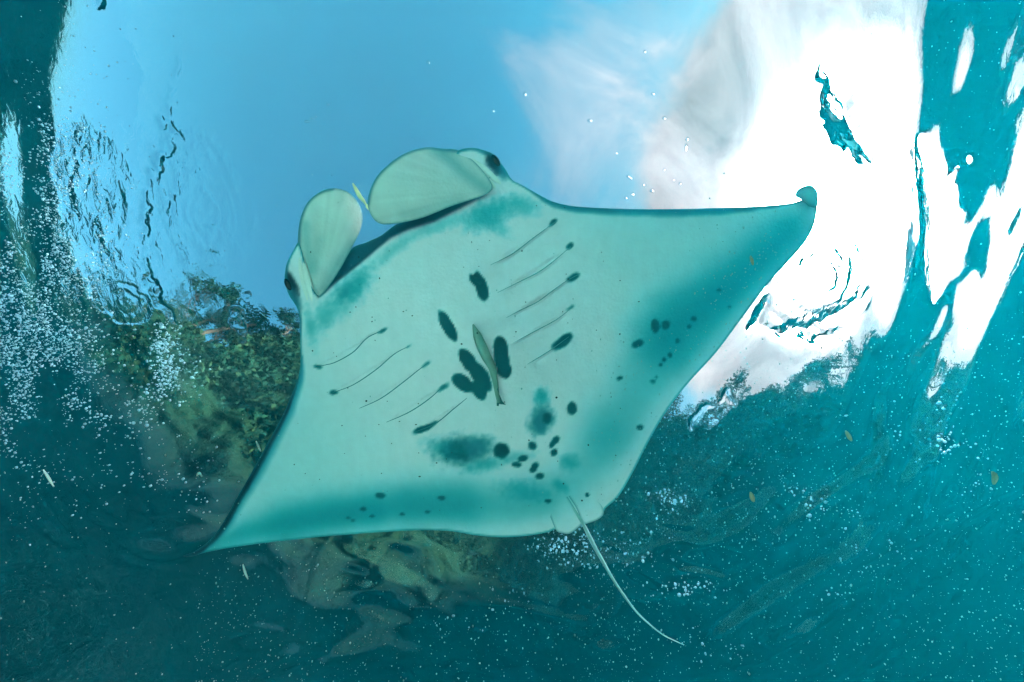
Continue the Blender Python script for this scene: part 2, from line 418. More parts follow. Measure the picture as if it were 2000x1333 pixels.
# ------------------------------------------------------------------ seabed
sg = np.linspace(-60, 60, 301)
SX, SY = np.meshgrid(sg, sg, indexing='ij')
rr = np.hypot(SX - 0.3, SY - 0.2)
SZ = -5.2 + 0.5 * (fbm(SX / 3 + 50, SY / 3 + 50, 3) - 0.5) - 3.0 * sstep(7, 14, rr)
reef = sstep(7.2, 8.6, rr + 2.2 * (fbm(SX / 2 + 90, SY / 2 + 90, 8) - 0.5))  # pale patch added under the manta to bounce light onto its belly, dark beyond
SZ += reef * 0.8 * (fbm(SX * 1.3 + 90, SY * 1.3 + 90, 4) - 0.3)
ck = (1 - reef)[..., None] * np.array([0.88, 0.82, 0.68]) + reef[..., None] * np.array([0.003, 0.030, 0.050])
ck = np.concatenate([ck, np.ones_like(ck[..., :1])], -1)
sand = principled('added_bounce_sand_and_reef', None, 1.0, 0.0, 0.4, 8, 0.15, 1.5, attr='ground')
sb = mesh_obj('seabed', np.stack([SX, SY, SZ], -1).reshape(-1, 3), grid_faces(301, 301), sand, attrs={'ground': ('FLOAT_COLOR', ck.reshape(-1, 4))})
tag(sb, 'pale sand patch ringed by dark reef on the sea floor, added to bounce light up to the belly', kind='structure')

# ------------------------------------------------------------------ cliff round the cove
def air_dir(px, py):
    """Direction above the calm water of the view ray through a picture position (refracted at the surface)."""
    x = (px - 1000.0) / FX; y = (666.5 - py) / FX
    d = F + x * RT + y * U; d = d / np.linalg.norm(d)
    h = d[:2] * 1.333
    return np.array([h[0], h[1], math.sqrt(max(1e-4, 1 - h @ h))])
SKYLINE = [(176,575),(240,618),(290,596),(330,612),(385,668),(415,700),(440,694),(472,672),(520,676),(560,684),(588,674),(700,740),(850,800),(1000,830),(1150,850),(1290,815),(1335,812),(1390,838),(1440,806),(1480,778),(1530,768),(1580,792),(1640,788),(1690,765),(1730,700),(1770,662),(1810,615)]
az_s, el_s = [], []
for p in SKYLINE:
    d = air_dir(*p); az_s.append(math.atan2(d[0], d[1])); el_s.append(math.asin(d[2]))

az_s = np.maximum.accumulate(np.array(az_s) + np.arange(len(az_s)) * 1e-4); el_s = np.array(el_s)
def crest_el(az):
    e = np.interp(az, az_s, el_s)
    e = np.where(az < az_s[0], el_s[0] * np.clip(1 + (az - az_s[0]) / 1.0, 0.25, 1), e)
    return np.where(az > az_s[-1], el_s[-1] * np.clip(1 - (az - az_s[-1]) / 1.0, 0.25, 1), e)
def shore_r(az):
    return 8.4 + 1.4 * np.sin(az * 2.3 + 0.7) + 0.8 * np.sin(az * 5.1 + 2.0)
TREE_H = 1.3                                        # the crest sits this much under the skyline: trees make up the rest
azs = np.linspace(R(-118), R(118), 620)
tv = np.linspace(0, 1, 190)
AZ, TV = np.meshgrid(azs, tv, indexing='ij')
RS = shore_r(AZ); RC = RS + 4.5
CH_ = np.maximum(RC * np.tan(crest_el(AZ)) - TREE_H, 0.8)
# profile: under water (t<0.22), face (to 0.85), plateau behind
ZZ = np.where(TV < 0.22, -10 + (TV / 0.22) * 10, np.where(TV < 0.85, CH_ * ((TV - 0.22) / 0.63) ** 0.9, CH_ + (TV - 0.85) * 2.0))
RR = np.where(TV < 0.22, RS - 1.2 + 1.2 * TV / 0.22, np.where(TV < 0.85, RS + 4.5 * ((TV - 0.22) / 0.63) ** 1.3, RC + (TV - 0.85) / 0.15 * 8))
arc = AZ * 9
nz = fbm(arc * 0.5 + 60, ZZ * 0.35 + 60, 21, 6, 0.55) - 0.5
ledge = fbm(arc * 0.35 + 20, ZZ * 1.6 + 80, 33, 3) - 0.5
big = fbm(arc * 0.17 + 20, ZZ * 0.12 + 80, 35, 2) - 0.5
face = sstep(0.0, 0.1, TV) * (1 - sstep(0.86, 1.0, TV))
RR = RR + face * (nz * 2.2 + ledge * 0.8 + big * 3.0)
ZZ = ZZ + face * ledge * 0.4
rockv = np.stack([np.sin(AZ) * RR, np.cos(AZ) * RR, ZZ], -1)
rm, t = material('cliff_rock')
b = N(t, 'ShaderNodeBsdfPrincipled'); b.inputs['Roughness'].default_value = 1.0; b.inputs['Specular IOR Level'].default_value = 0.0
tcn = N(t, 'ShaderNodeTexCoord')
na = N(t, 'ShaderNodeTexNoise', Scale=0.55, Detail=8.0, Roughness=0.65); L(t, tcn.outputs['Object'], na.inputs['Vector'])
nb = N(t, 'ShaderNodeTexNoise', Scale=3.0, Detail=6.0, Roughness=0.7); L(t, tcn.outputs['Object'], nb.inputs['Vector'])
rock = mixc(t, nb.outputs['Fac'], (0.004, 0.012, 0.012), (0.018, 0.036, 0.028))
green = mixc(t, nb.outputs['Fac'], (0.004, 0.013, 0.008), (0.012, 0.045, 0.020))
fac = ramp(t, na.outputs['Fac'], [(0.56, 0.0), (0.66, 1.0)])
spz = N(t, 'ShaderNodeSeparateXYZ'); L(t, tcn.outputs['Object'], spz.inputs[0])
height_fac = math_node(t, 'MULTIPLY_ADD', spz.outputs[2], 0.35, -0.05, clamp=True)      # rock darkens towards the waterline and below it
L(t, mixc(t, height_fac, (0.005, 0.014, 0.016), mixc(t, fac, green, rock)), b.inputs['Base Color'])
bp = N(t, 'ShaderNodeBump'); bp.inputs['Strength'].default_value = 0.8; bp.inputs['Distance'].default_value = 0.3
L(t, nb.outputs['Fac'], bp.inputs['Height']); L(t, bp.outputs[0], b.inputs['Normal'])
mo = N(t, 'ShaderNodeOutputMaterial'); L(t, b.outputs[0], mo.inputs[0])
cl_o = mesh_obj('cliff', rockv.reshape(-1, 3), grid_faces(len(azs), len(tv))[:, ::-1], rm)
tag(cl_o, 'steep rocky cliff with greenery standing round the cove', kind='structure')

# ------------------------------------------------------------------ vegetation on the cliff
leaf_m = []
for i, c in enumerate([(0.004, 0.026, 0.014), (0.007, 0.038, 0.018), (0.018, 0.052, 0.020)]):
    leaf_m.append(principled('leaves_%s' % 'abc'[i], c, 0.9, 0.02, var=0.5, vscale=1.7))
bark = principled('bark', (0.06, 0.055, 0.04), 1.0, 0.0, 0.4, 12, 0.3)
def leaf_cloud(centers, radii, n_each, size, seed):
    """Quads scattered through a set of clumps."""
    r = np.random.default_rng(seed)
    c = np.repeat(centers, n_each, 0); rad = np.repeat(radii, n_each)
    v = r.normal(size=c.shape); v /= np.linalg.norm(v, axis=1)[:, None]
    p = c + v * (rad * r.random(len(c)) ** 0.45)[:, None] * np.array([1, 1, 0.75])
    a = r.normal(size=c.shape); a /= np.linalg.norm(a, axis=1)[:, None]
    b_ = np.cross(a, r.normal(size=c.shape)); b_ /= np.linalg.norm(b_, axis=1)[:, None]
    s = size * (0.6 + 0.8 * r.random(len(c)))[:, None]
    q = np.stack([p - a * s, p + b_ * s * 0.45, p + a * s, p - b_ * s * 0.45], 1)
    return q.reshape(-1, 3), np.arange(len(p) * 4).reshape(-1, 4)
def tube(path, rad, sides=6):
    path = np.asarray(path, float); rad = np.broadcast_to(rad, len(path))
    V = []
    for i in range(len(path)):
        tg = path[min(i + 1, len(path) - 1)] - path[max(i - 1, 0)]; tg = tg / (np.linalg.norm(tg) + 1e-9)
        s = np.cross(tg, [0.31, 0.95, 0.05]); s /= np.linalg.norm(s) + 1e-9; w = np.cross(tg, s)
        th = np.linspace(0, 2 * math.pi, sides, endpoint=False)
        V.append(path[i] + rad[i] * (np.cos(th)[:, None] * s + np.sin(th)[:, None] * w))
    Fc = []
    for i in range(len(path) - 1):
        for k in range(sides):
            Fc.append((i * sides + k, i * sides + (k + 1) % sides, (i + 1) * sides + (k + 1) % sides, (i + 1) * sides + k))
    return np.concatenate(V), np.array(Fc)
def join(parts):
    V = []; Fc = []; n = 0
    for v, f in parts:
        V.append(v); Fc.append(np.asarray(f) + n); n += len(v)
    return np.concatenate(V), np.concatenate(Fc)
def crest_point(az_deg, out=0.0):
    i = int(np.clip(np.searchsorted(azs, R(az_deg)), 0, len(azs) - 1)); j = int(np.searchsorted(tv, 0.84)) 
    return rockv[i, j] + np.array([math.sin(R(az_deg)), math.cos(R(az_deg)), 0]) * out
def make_tree(az, h, spread, kind, label, seed):
    r = np.random.default_rng(seed)
    base = crest_point(az, 0.5)
    o = empty('tree', tuple(base)); tag(o, label, 'tree', 'trees along the cliff top')
    lean = r.normal(size=2) * 0.18
    path = [base + np.array([lean[0] * h * k * k, lean[1] * h * k * k, h * k - 0.2]) for k in np.linspace(0, 0.85, 6)]
    parts = [tube(path, np.linspace(0.09, 0.03, 6) * (h / 2.5))]
    cs = []
    for k in range(9):
        st = path[3 + k % 3]; an = r.random() * 6.28; rr_ = spread * (0.5 + 0.6 * r.random())
        en = st + np.array([math.cos(an) * rr_, math.sin(an) * rr_, h * (0.05 + 0.25 * r.random())])
        parts.append(tube([st, (st + en) / 2 + [0, 0, 0.08], en], [0.035, 0.025, 0.012])); cs.append(en)
    cs.append(path[-1] + [0, 0, h * 0.15])
    mesh_obj('trunk', *join(parts), bark, o)
    cs = np.array(cs)
    mesh_obj('crown', *leaf_cloud(cs, np.full(len(cs), spread * 0.42), 170, 0.075, seed), leaf_m[kind], o, smooth=False)
def make_palm(az, h, label, seed):
    r = np.random.default_rng(seed); base = crest_point(az, 0.3)
    o = empty('palm_tree', tuple(base)); tag(o, label, 'palm tree', 'trees along the cliff top')
    path = [base + np.array([0.25 * h * k * k, 0.05 * k, h * k - 0.2]) for k in np.linspace(0, 1, 8)]
    mesh_obj('trunk', *tube(path, np.linspace(0.10, 0.06, 8)), bark, o)
    top = path[-1]
    for k in range(12):
        an = k * 2.4 + r.random() * 0.3; d = np.array([math.cos(an), math.sin(an), 0]); ln = 1.1 + 0.3 * r.random(); up = 0.2 + 0.7 * r.random()
        P_ = [top + d * ln * s + np.array([0, 0, up * s - 1.1 * s * s]) for s in np.linspace(0, 1, 9)]
        side = np.array([-d[1], d[0], 0]); V = []; Fc = []
        for i in range(1, 9):
            for sg_ in (-1, 1):
                w = 0.30 * math.sin(math.pi * (i + 1) / 10.5)
                a0 = P_[i - 1]; a1 = P_[i]; tip = a1 + side * sg_ * w + d * 0.1 - np.array([0, 0, 0.12])
                n = len(V); V += [a0, a1, tip, (a0 + tip) / 2]; Fc.append((n, n + 1, n + 2, n + 3))
        mesh_obj('frond', V, Fc, leaf_m[1], o, smooth=False)
TL = [(-83, 2.0, .9, 0, 'low dark tree at the far left end of the cliff top'), (-79, 2.4, 1.0, 1, 'rounded mid green tree where the cliff begins to climb on the left'),
      (-76, 2.6, 1.0, 0, 'dark tree above the foam on the left cliff shoulder'), (-72, 2.2, 1.0, 2, 'yellowish green tree on the left shoulder of the cliff'),
      (-69.5, 2.6, 1.1, 0, 'dark tree at the dip in the left skyline'), (-67, 2.8, 1.2, 1, 'broad mid green tree left of the manta wing'),
      (-63, 2.6, 1.2, 0, 'dark tree standing just behind the left wing edge'), (-56, 2.6, 1.3, 2, 'light green tree hidden behind the left wing'),
      (38, 2.4, 1.2, 0, 'dark tree beside the tail end of the right wing'), (46, 2.6, 1.3, 1, 'mid green tree right of the trailing wing edge'),
      (52, 2.2, 1.2, 0, 'dark rounded tree under the broken cloud'), (58, 2.4, 1.2, 1, 'mid green tree on the right hand cliff top'),
      (65, 2.2, 1.1, 0, 'dark tree where the right cliff drops towards the bright sky'), (72, 2.0, 1.0, 2, 'pale green tree at the low right end of the cliff')]
for k, (az, h, sp, kd, lb) in enumerate(TL): make_tree(az, h, sp, kd, lb, 300 + k)
make_palm(-65.2, 3.0, 'slim palm rising above the trees left of the manta', 77)
make_palm(-74.2, 2.6, 'leaning palm on the left cliff shoulder', 78)
# shrubs hugging the whole face: nobody could count them
r = np.random.default_rng(5)
ii = r.integers(0, len(azs), 9000); jj = r.integers(int(0.30 * len(tv)), int(0.87 * len(tv)), 9000)
keep = fbm(arc[ii, jj] * 0.4 + 30, ZZ[ii, jj] * 0.5 + 30, 61) > 0.47
ctrs = rockv[ii[keep], jj[keep]]
for m_i in range(3):
    c_ = ctrs[m_i::3]
    sh = mesh_obj('cliff_shrubs', *leaf_cloud(c_, 0.20 + 0.30 * r.random(len(c_)), 26, 0.10, 400 + m_i), leaf_m[m_i], smooth=False)
    tag(sh, ('dark green', 'mid green', 'yellow green')[m_i] + ' shrubs covering the cliff face', 'shrubs', kind='stuff')
# ------------------------------------------------------------------ manta ray
OUT = [(626,577),(655,538),(687,487),(715,474),(745,460),(770,441),(810,425),(860,406),(905,392),(938,381),(915,350),(897,318),(893,296),(920,289),(945,294),(965,303),(985,328),(1000,351),(1020,362),(1050,379),(1080,394),(1120,403),(1180,407),(1260,409),(1350,408),(1450,405),(1510,401),(1548,396),(1578,385),(1590,372),(1597,385),(1596,410),(1590,440),(1575,470),(1550,500),(1500,555),(1450,620),(1400,687),(1350,742),(1315,785),(1290,822),(1262,872),(1235,925),(1208,970),(1183,993),(1178,1004),(1170,1013),(1152,1020),(1138,1021),(1128,1031),(1112,1042),(1098,1041),(1086,1034),(1070,1040),(1030,1047),(980,1050),(930,1046),(880,1038),(820,1036),(740,1040),(640,1048),(560,1056),(500,1063),(440,1072),(400,1080),(376,1087),(357,1087),(382,1076),(411,1054),(436,1020),(461,975),(490,925),(520,870),(550,815),(570,770),(583,735),(587,700),(586,660),(585,620),(579,600),(563,574),(556,545),(560,515),(574,488),(583,474),(592,500),(603,545),(612,566)]
outline = smooth_closed(OUT, 900)
D0 = 1.85
MOUTH = np.array([(622,580),(650,540),(682,480),(715,468),(745,454),(770,434),(810,418),(860,399),(905,385),(945,377),(945,382),(900,406),(850,432),(800,448),(762,465),(722,499),(680,533)], float)
def in_soft(P, poly, w):
    d, _, _ = seg_dist(P, poly)
    return sstep(-w, w, np.where(inside(P, poly), d, -d))
GL = [[(615,718),(632,714),(655,708),(690,688),(715,662),(735,651),(755,642)], [(648,768),(690,752),(735,722),(770,692),(798,677)], [(702,798),(745,778),(790,745),(815,725),(838,708)],
      [(755,825),(800,805),(840,778),(870,750)], [(808,845),(850,828),(885,800),(912,778)]]
GR = [[(958,518),(1001,496),(1042,465),(1087,432)], [(972,572),(1014,551),(1050,533),(1077,514),(1115,482)], [(989,621),(1017,606),(1050,590),(1077,570),(1105,550),(1131,536)],
      [(1001,671),(1040,650),(1088,624),(1118,600)], [(1030,712),(1074,685),(1111,658)]]
GILL_LINES = [(smooth_closed(g, 14, False), 1, 0.028) for g in GL] + [(smooth_closed(g, 14, False), -1, 0.018) for g in GR]
def axis_uv(P):
    """u along the body (0 at the mouth, 1 at the tail base), v across, in pixels."""
    a = np.array([805.0, 470.0]); b = np.array([1130.0, 1015.0]); ax = (b - a); l = np.linalg.norm(ax); ax /= l
    q = P - a
    return (q @ ax) / l, q @ np.array([-ax[1], ax[0]])   # v > 0 towards the left wing (picture left/down)
def belly_depth(P):
    u, v = axis_uv(P)
    d = np.full(len(P), D0)
    d -= 0.20 * np.exp(-((u - 0.40) / 0.42) ** 2 - (v / 190.0) ** 2)         # deep round trunk
    d += 0.00025 * v                                                           # rolled
    wing = np.clip(np.abs(v) - 180, 0, 600) / 450.0
    d += np.where(v < 0, 0.16 * wing ** 1.8, 0.34 * wing ** 1.8)
    d += 0.10 * (u - 0.4)
    # the mouth lies behind the lower lip
    d += 0.07 * in_soft(P, MOUTH, 2.5)
    # each gill flap overlaps the next one
    for gp, sd_, am in GILL_LINES:
        dd, _, k = seg_dist(P, gp, closed=False)
        e = gp[-1] - gp[0]; s_ = (P[:, 0] - gp[0, 0]) * e[1] - (P[:, 1] - gp[0, 1]) * e[0]
        endf = sstep(0.0, 3.0, k) * (1 - sstep(len(gp) - 5.0, len(gp) - 1.5, k))
        d += am * np.where(s_ * sd_ > 0, np.exp(-(dd / 26.0)) * sstep(0, 4, dd), 0) * endf
    # thin fins undulate a little along the trailing edge
    d += 0.015 * np.sin(P[:, 0] / 90.0 + P[:, 1] / 140.0) * sstep(150, 420, np.abs(v))
    return d
def build_sheet(name, poly, spacing, depth_fn, thick_fn, mat, parent, color_fn):
    lo = poly.min(0) - spacing; hi = poly.max(0) + spacing
    xs = np.arange(lo[0], hi[0] + spacing, spacing); ys = np.arange(lo[1], hi[1] + spacing, spacing)
    GX, GY = np.meshgrid(xs, ys, indexing='ij')
    P = np.stack([GX.ravel(), GY.ravel()], 1)
    ins = inside(P, poly).reshape(GX.shape)
    # a cell is used when at least one corner lies inside; corners outside are pulled onto the outline
    cell = ins[:-1, :-1] | ins[1:, :-1] | ins[:-1, 1:] | ins[1:, 1:]
    use = np.zeros_like(ins)
    use[:-1, :-1] |= cell; use[1:, :-1] |= cell; use[:-1, 1:] |= cell; use[1:, 1:] |= cell
    idx = -np.ones(ins.size, int); ids = np.flatnonzero(use.ravel()); idx[ids] = np.arange(len(ids))
    Q = P[ids].copy(); inn = ins.ravel()[ids]
    dist = np.zeros(len(Q)); pos = np.zeros(len(Q))
    CH = 20000
    for s in range(0, len(Q), CH):
        d, nq, k = seg_dist(Q[s:s + CH], poly[::3])
        dist[s:s + CH] = d; pos[s:s + CH] = k * 3
    o = np.flatnonzero(~inn)
    d, nq, k = seg_dist(Q[o], poly)
    Q[o] = nq; dist[o] = 0
    nx, ny = GX.shape
    f = grid_faces(nx, ny)[cell.ravel()]
    f = idx[f]
    dep = depth_fn(Q)
    th = thick_fn(Q, dist)
    front = at(Q[:, 0], Q[:, 1], dep)
    back = at(Q[:, 0], Q[:, 1], dep + th)
    n = len(Q)
    rim = dist <= 0
    bidx = np.arange(n) + n
    bidx[rim] = np.arange(n)[rim]       # both skins share the rim
    col = color_fn(Q, dist, pos)
    colb = np.tile(np.array([0.03, 0.04, 0.05, 1.0]), (n, 1))
    V = np.concatenate([front, back]); C = np.concatenate([col, colb])
    Fc = np.concatenate([f[:, ::-1], bidx[f]])
    ob = mesh_obj(name, V, Fc, mat, parent, True, {'pigment': ('FLOAT_COLOR', C)})
    bm = bmesh.new(); bm.from_mesh(ob.data)
    bmesh.ops.delete(bm, geom=[v for v in bm.verts if not v.link_faces], context='VERTS')
    bmesh.ops.dissolve_degenerate(bm, dist=1e-6, edges=bm.edges)
    bmesh.ops.recalc_face_normals(bm, faces=bm.faces)
    bm.to_mesh(ob.data); bm.free()
    return ob
def body_thick(Q, dist):
    u, v = axis_uv(Q)
    e = np.clip(dist / 26.0, 0, 1)
    t = 0.045 * np.sqrt(np.clip(1 - (1 - e) ** 2, 0, 1)) + 0.30 * np.exp(-((u - 0.42) / 0.42) ** 2 - (v / 170.0) ** 2) * sstep(0, 90, dist)
    return t
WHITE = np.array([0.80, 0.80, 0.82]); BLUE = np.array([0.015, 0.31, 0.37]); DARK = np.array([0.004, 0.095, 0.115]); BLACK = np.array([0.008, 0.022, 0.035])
# (x, y, half length, half width, angle of the length in degrees, softness, strength, colour)
SPOTS = [
 (940,560,26,11,72,.16,1,DARK),(925,548,12,6,60,.3,1,DARK),(932,545,14,6,80,.3,1,DARK),(943,572,14,10,75,.3,1,DARK),
 (874,637,32,11,62,.12,1,DARK),
 (978,683,24,14,82,.12,1,DARK),(980,702,26,14,84,.1,1,DARK),(985,722,17,14,80,.12,1,DARK),(976,675,10,11,0,.2,1,DARK),
 (915,706,27,13,57,.12,1,DARK),(938,735,33,15,57,.12,1,DARK),(904,748,23,14,35,.12,1,DARK),(936,763,19,13,60,.12,1,DARK),(922,756,10,9,0,.3,1,DARK),
 (1058,775,15,12,90,.9,.8,BLUE),(1057,822,27,20,115,.55,.9,(.02,.2,.25)),(1068,818,10,8,110,.5,1,DARK),
 (1117,798,12,9,90,.25,1,DARK),(900,882,40,23,0,.95,.85,(.02,.16,.2)),(893,882,24,17,10,.8,.9,DARK),(932,873,30,18,-8,.6,.8,(.02,.2,.25)),(868,876,30,14,10,1.0,.5,BLUE),
 (979,881,15,15,0,.2,1,DARK),(1021,896,9,6,-15,.35,1,DARK),(1009,908,9,5,5,.35,1,DARK),(1040,871,8,8,0,.35,1,DARK),(1085,860,8,6,-50,.35,1,DARK),(1078,869,7,5,-60,.35,1,DARK),(1082,884,7,6,-40,.35,1,DARK),
 (1045,911,8,6,-40,.35,1,DARK),(1041,918,7,5,-10,.35,1,DARK),(1054,930,8,6,-10,.35,1,DARK),(945,908,34,10,-12,1.0,.6,BLUE),(1005,893,30,9,-10,1.0,.35,BLUE),
 (1113,903,16,13,0,1.0,.6,BLUE),(1022,960,40,16,8,1.0,.6,BLUE),(1095,950,14,9,40,.9,.6,BLUE),
 (1070,979,7,4,0,.4,1,DARK),(1147,967,4,4,0,.4,1,DARK),
 (743,968,9,5,0,.5,.9,DARK),(863,973,7,4,0,.5,.9,DARK),(709,995,6,4,0,.5,.9,DARK),(726,1009,5,3,0,.5,.8,DARK),(786,1005,5,3,0,.5,.8,DARK),(835,1000,5,3,0,.5,.8,DARK),(680,1012,5,3,0,.6,.6,DARK),(689,1017,5,3,0,.6,.6,DARK),
 (1280,637,13,8,85,.25,1,DARK),(1300,635,9,8,90,.3,.9,DARK),(1245,672,12,7,-20,.3,1,DARK),(1355,623,6,5,0,.5,.9,DARK),(1346,638,4,4,0,.5,.7,DARK),(1210,739,6,4,-20,.4,1,DARK),(1250,835,5,6,90,.4,1,DARK),
 (1297,703,4,4,0,.5,.9,DARK),(1309,694,4,5,0,.5,.9,DARK),(1290,713,4,4,0,.5,.8,DARK),(1323,666,4,5,0,.5,.7,DARK),(1404,567,5,4,0,.6,.6,DARK),(1275,745,5,4,0,.6,.6,DARK),(1282,737,3,3,0,.6,.6,DARK),(1425,600,4,3,0,.6,.5,DARK),
 (825,839,18,6,-20,.4,1,DARK),(840,832,14,4,-30,.5,.9,DARK),(652,767,7,4,0,.6,.9,DARK),(622,717,8,4,10,.6,.8,DARK),(748,646,9,3,-30,.7,.7,DARK),(866,757,10,4,-35,.8,.7,DARK),(832,712,7,3,-35,.9,.5,DARK),(798,677,5,2,-35,.9,.4,DARK),
 (1080,435,9,4,-45,.6,.9,DARK),(1113,481,7,5,-40,.5,.9,DARK),(1120,542,12,6,-30,.5,.9,DARK),(1114,602,8,3,-30,.8,.5,DARK),(1097,670,21,9,-35,.35,1,DARK),(1105,662,12,8,-45,.4,1,DARK),
 (690,562,34,20,-45,1.0,.75,BLUE),(672,575,16,9,-50,1.0,.6,(.02,.25,.33)),(635,612,34,17,-60,1.0,.40,BLUE),(660,610,30,14,-30,1.0,.22,BLUE),(606,640,30,9,80,1.0,.4,BLUE),
 (962,412,34,18,-15,1.0,.75,BLUE),(940,430,28,16,-20,1.0,.55,BLUE),(1015,400,30,14,15,1.0,.5,BLUE),(965,440,26,10,30,1.0,.4,BLUE),(860,440,60,10,-22,1.0,.35,BLUE),(765,490,50,10,-38,1.0,.3,BLUE),
 (566,553,26,10,65,.55,1,BLACK),(572,580,22,9,65,.8,.9,(.02,.12,.18)),(966,317,24,13,62,.5,1,BLACK),(982,335,16,9,62,.8,.9,(.02,.12,.18)),
]
BANDS = [  # soft grey margins of the wings: points, half width, strength
 ([(1545,470),(1490,520),(1430,565),(1385,598),(1345,625),(1305,665)], 52, .95), ([(1500,500),(1440,545),(1390,580)], 28, .5), ([(1330,630),(1290,690),(1255,745),(1225,800),(1190,850)], 50, .38), ([(1190,850),(1150,910),(1120,940)], 36, .3),
 ([(400,1078),(470,1050),(560,1030),(640,1012),(730,1003)], 22, .95), ([(560,1028),(680,1003),(800,992),(900,990)], 36, .75), ([(800,992),(900,985),(1000,985),(1060,975)], 38, .5),
]
def body_color(Q, dist, pos):
    n = len(Q); c = np.tile(WHITE, (n, 1)).astype(float)
    x, y = Q.T
    def lay(mask, colr):
        nonlocal c
        mask = np.clip(mask, 0, 1)[:, None]; c = c ** (1 - mask) * np.maximum(np.asarray(colr, float), 0.004) ** mask
    u, v = axis_uv(Q)
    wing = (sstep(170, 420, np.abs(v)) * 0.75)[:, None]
    c = c * (1 - wing) + np.array([0.46, 0.74, 0.77]) * wing          # light falloff out towards the wings, put into the skin colour
    c *= (0.97 + 0.06 * fbm(x / 16 + 30, y / 60 + 30, 73, 4))[:, None]
    cloudy = fbm(x / 45 + 9, y / 45 + 9, 71, 4) - 0.5
    c *= (1 + 0.05 * cloudy)[:, None]
    edge_keep = 0.55 + 0.45 * sstep(6, 42, dist)            # pale outer seam of the trailing edge
    for pts, w, st in BANDS:
        pl = smooth_closed(pts, 24, False)
        bx = (x > pl[:, 0].min() - 3 * w) & (x < pl[:, 0].max() + 3 * w) & (y > pl[:, 1].min() - 3 * w) & (y < pl[:, 1].max() + 3 * w)
        m = np.zeros(n); d, _, k = seg_dist(Q[bx], pl, closed=False)
        m[bx] = st * np.exp(-(d / (w * 1.15 * (1 + 0.25 * cloudy[bx]))) ** 2) * edge_keep[bx]
        lay(m, BLUE)
    for (cx, cy, a, b_, ang, soft, st, colr) in SPOTS:
        ca, sa = math.cos(R(ang)), math.sin(R(ang))
        bx = (np.abs(x - cx) < a * 2.4 + 4) & (np.abs(y - cy) < a * 2.4 + 4)
        if not bx.any(): continue
        dx = x[bx] - cx; dy = y[bx] - cy
        e = np.hypot((dx * ca + dy * sa) / a, (-dx * sa + dy * ca) / b_)
        e = e + (0.9 * soft + 0.12) * (fbm(x[bx] / 9 + cx, y[bx] / 9 + cy, 5, 3) - 0.5)
        m = np.zeros(n); m[bx] = st * (1 - sstep(1 - soft, 1 + soft * 0.9 + 0.06, e)); lay(m, colr)
    m = in_soft(Q, MOUTH, 3.0); lay(m * 0.97, (.012, .10, .15))
    # dark back skin wraps round the leading edges
    def rim(pts, w, st, colr):
        pl = smooth_closed(pts, 40, False); d, _, k = seg_dist(Q, pl, closed=False)
        wv = w * np.sin(np.clip(k / (len(pl) - 1), 0, 1) * math.pi) ** 0.5 + 1.0
        lay(st * (1 - sstep(0.35, 1.25, (d + 5 * cloudy) / wv)), colr)
    rim([(1020,362),(1050,379),(1080,394),(1120,403),(1180,407),(1260,409),(1350,408),(1450,405),(1548,396)], 15, .92, (.015, .20, .28))
    rim([(587,690),(583,735),(570,770),(550,815),(520,870),(490,925),(461,975),(436,1020),(411,1054),(382,1076),(357,1087)], 22, .85, (.02, .25, .36))
    rim([(583,735),(570,770),(550,815),(520,870),(490,925),(461,975),(436,1020),(411,1054),(382,1076),(350,1090),(300,1115)], 11, .97, BLACK)
    rim([(410,1055),(382,1076),(345,1090),(290,1120)], 15, .98, BLACK)
    rim([(583,474),(570,492),(558,520),(556,545),(563,574),(582,612),(586,660)], 7, .85, (.02, .2, .28))
    rim([(893,296),(920,289),(945,294),(965,303),(985,328),(1000,351)], 7, .7, (.02, .2, .28))
    lay(0.7 * (1 - sstep(1.0, 5.0, dist)), (.02, .25, .30))
    return np.concatenate([c, np.ones((n, 1))], 1)
skin = principled('manta_skin', None, 0.5, 0.15, 0.20, 70, 0.05, 22, attr='pigment')
ctr = at(900, 700, 1.85)
manta = empty('manta_ray', tuple(ctr))
tag(manta, 'large manta ray with pale dark-spotted belly gliding overhead', 'manta ray')
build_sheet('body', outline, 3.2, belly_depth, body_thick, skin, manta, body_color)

# cephalic fins: rounded paddles beside the mouth
def fin_part(name, pts, depth_fn, thick, color_fn, label=None, spacing=3.2):
    poly = smooth_closed(pts, 260)
    o = build_sheet(name, poly, spacing, depth_fn, lambda Q, d: thick * np.sqrt(np.clip(1 - (1 - np.clip(d / 14.0, 0, 1)) ** 2, 0, 1)), skin, manta, color_fn)
    if label: o['label'] = label
    return o
def fin_color(line, rays, shade, light=()):
    """Fin skin: dark thin rim, faint rays fanning from the root, darker along a line."""
    def f(Q, dist, pos):
        n = len(Q); x, y = Q.T; c = np.tile(np.array([0.72, 0.78, 0.73]), (n, 1))
        a = np.arctan2(y - rays[1], x - rays[0]); r_ = np.hypot(x - rays[0], y - rays[1])
        c *= (1 - 0.09 * (vnoise(a * 26 + 80, r_ / 160 + 3, 12)) - 0.10 * vnoise(x / 30 + 5, y / 30 + 5, 14))[:, None]
        for pts, w, st, colr in shade:
            pl = smooth_closed(pts, 20, False); d, _, k = seg_dist(Q, pl, closed=False)
            m = (st * np.exp(-(d / w) ** 2))[:, None]; c = c * (1 - m) + np.asarray(colr) * m
        pl = smooth_closed(line, 30, False); d, _, k = seg_dist(Q, pl, closed=False)
        m = (0.9 * (1 - sstep(1.5, 8, d)))[:, None]; c = c * (1 - m) + np.array([.02, .22, .27]) * m
        m = (0.75 * (1 - sstep(0.5, 4, dist)))[:, None]; c = c * (1 - m) + np.array([.02, .25, .30]) * m
        return np.concatenate([c, np.ones((n, 1))], 1)
    return f
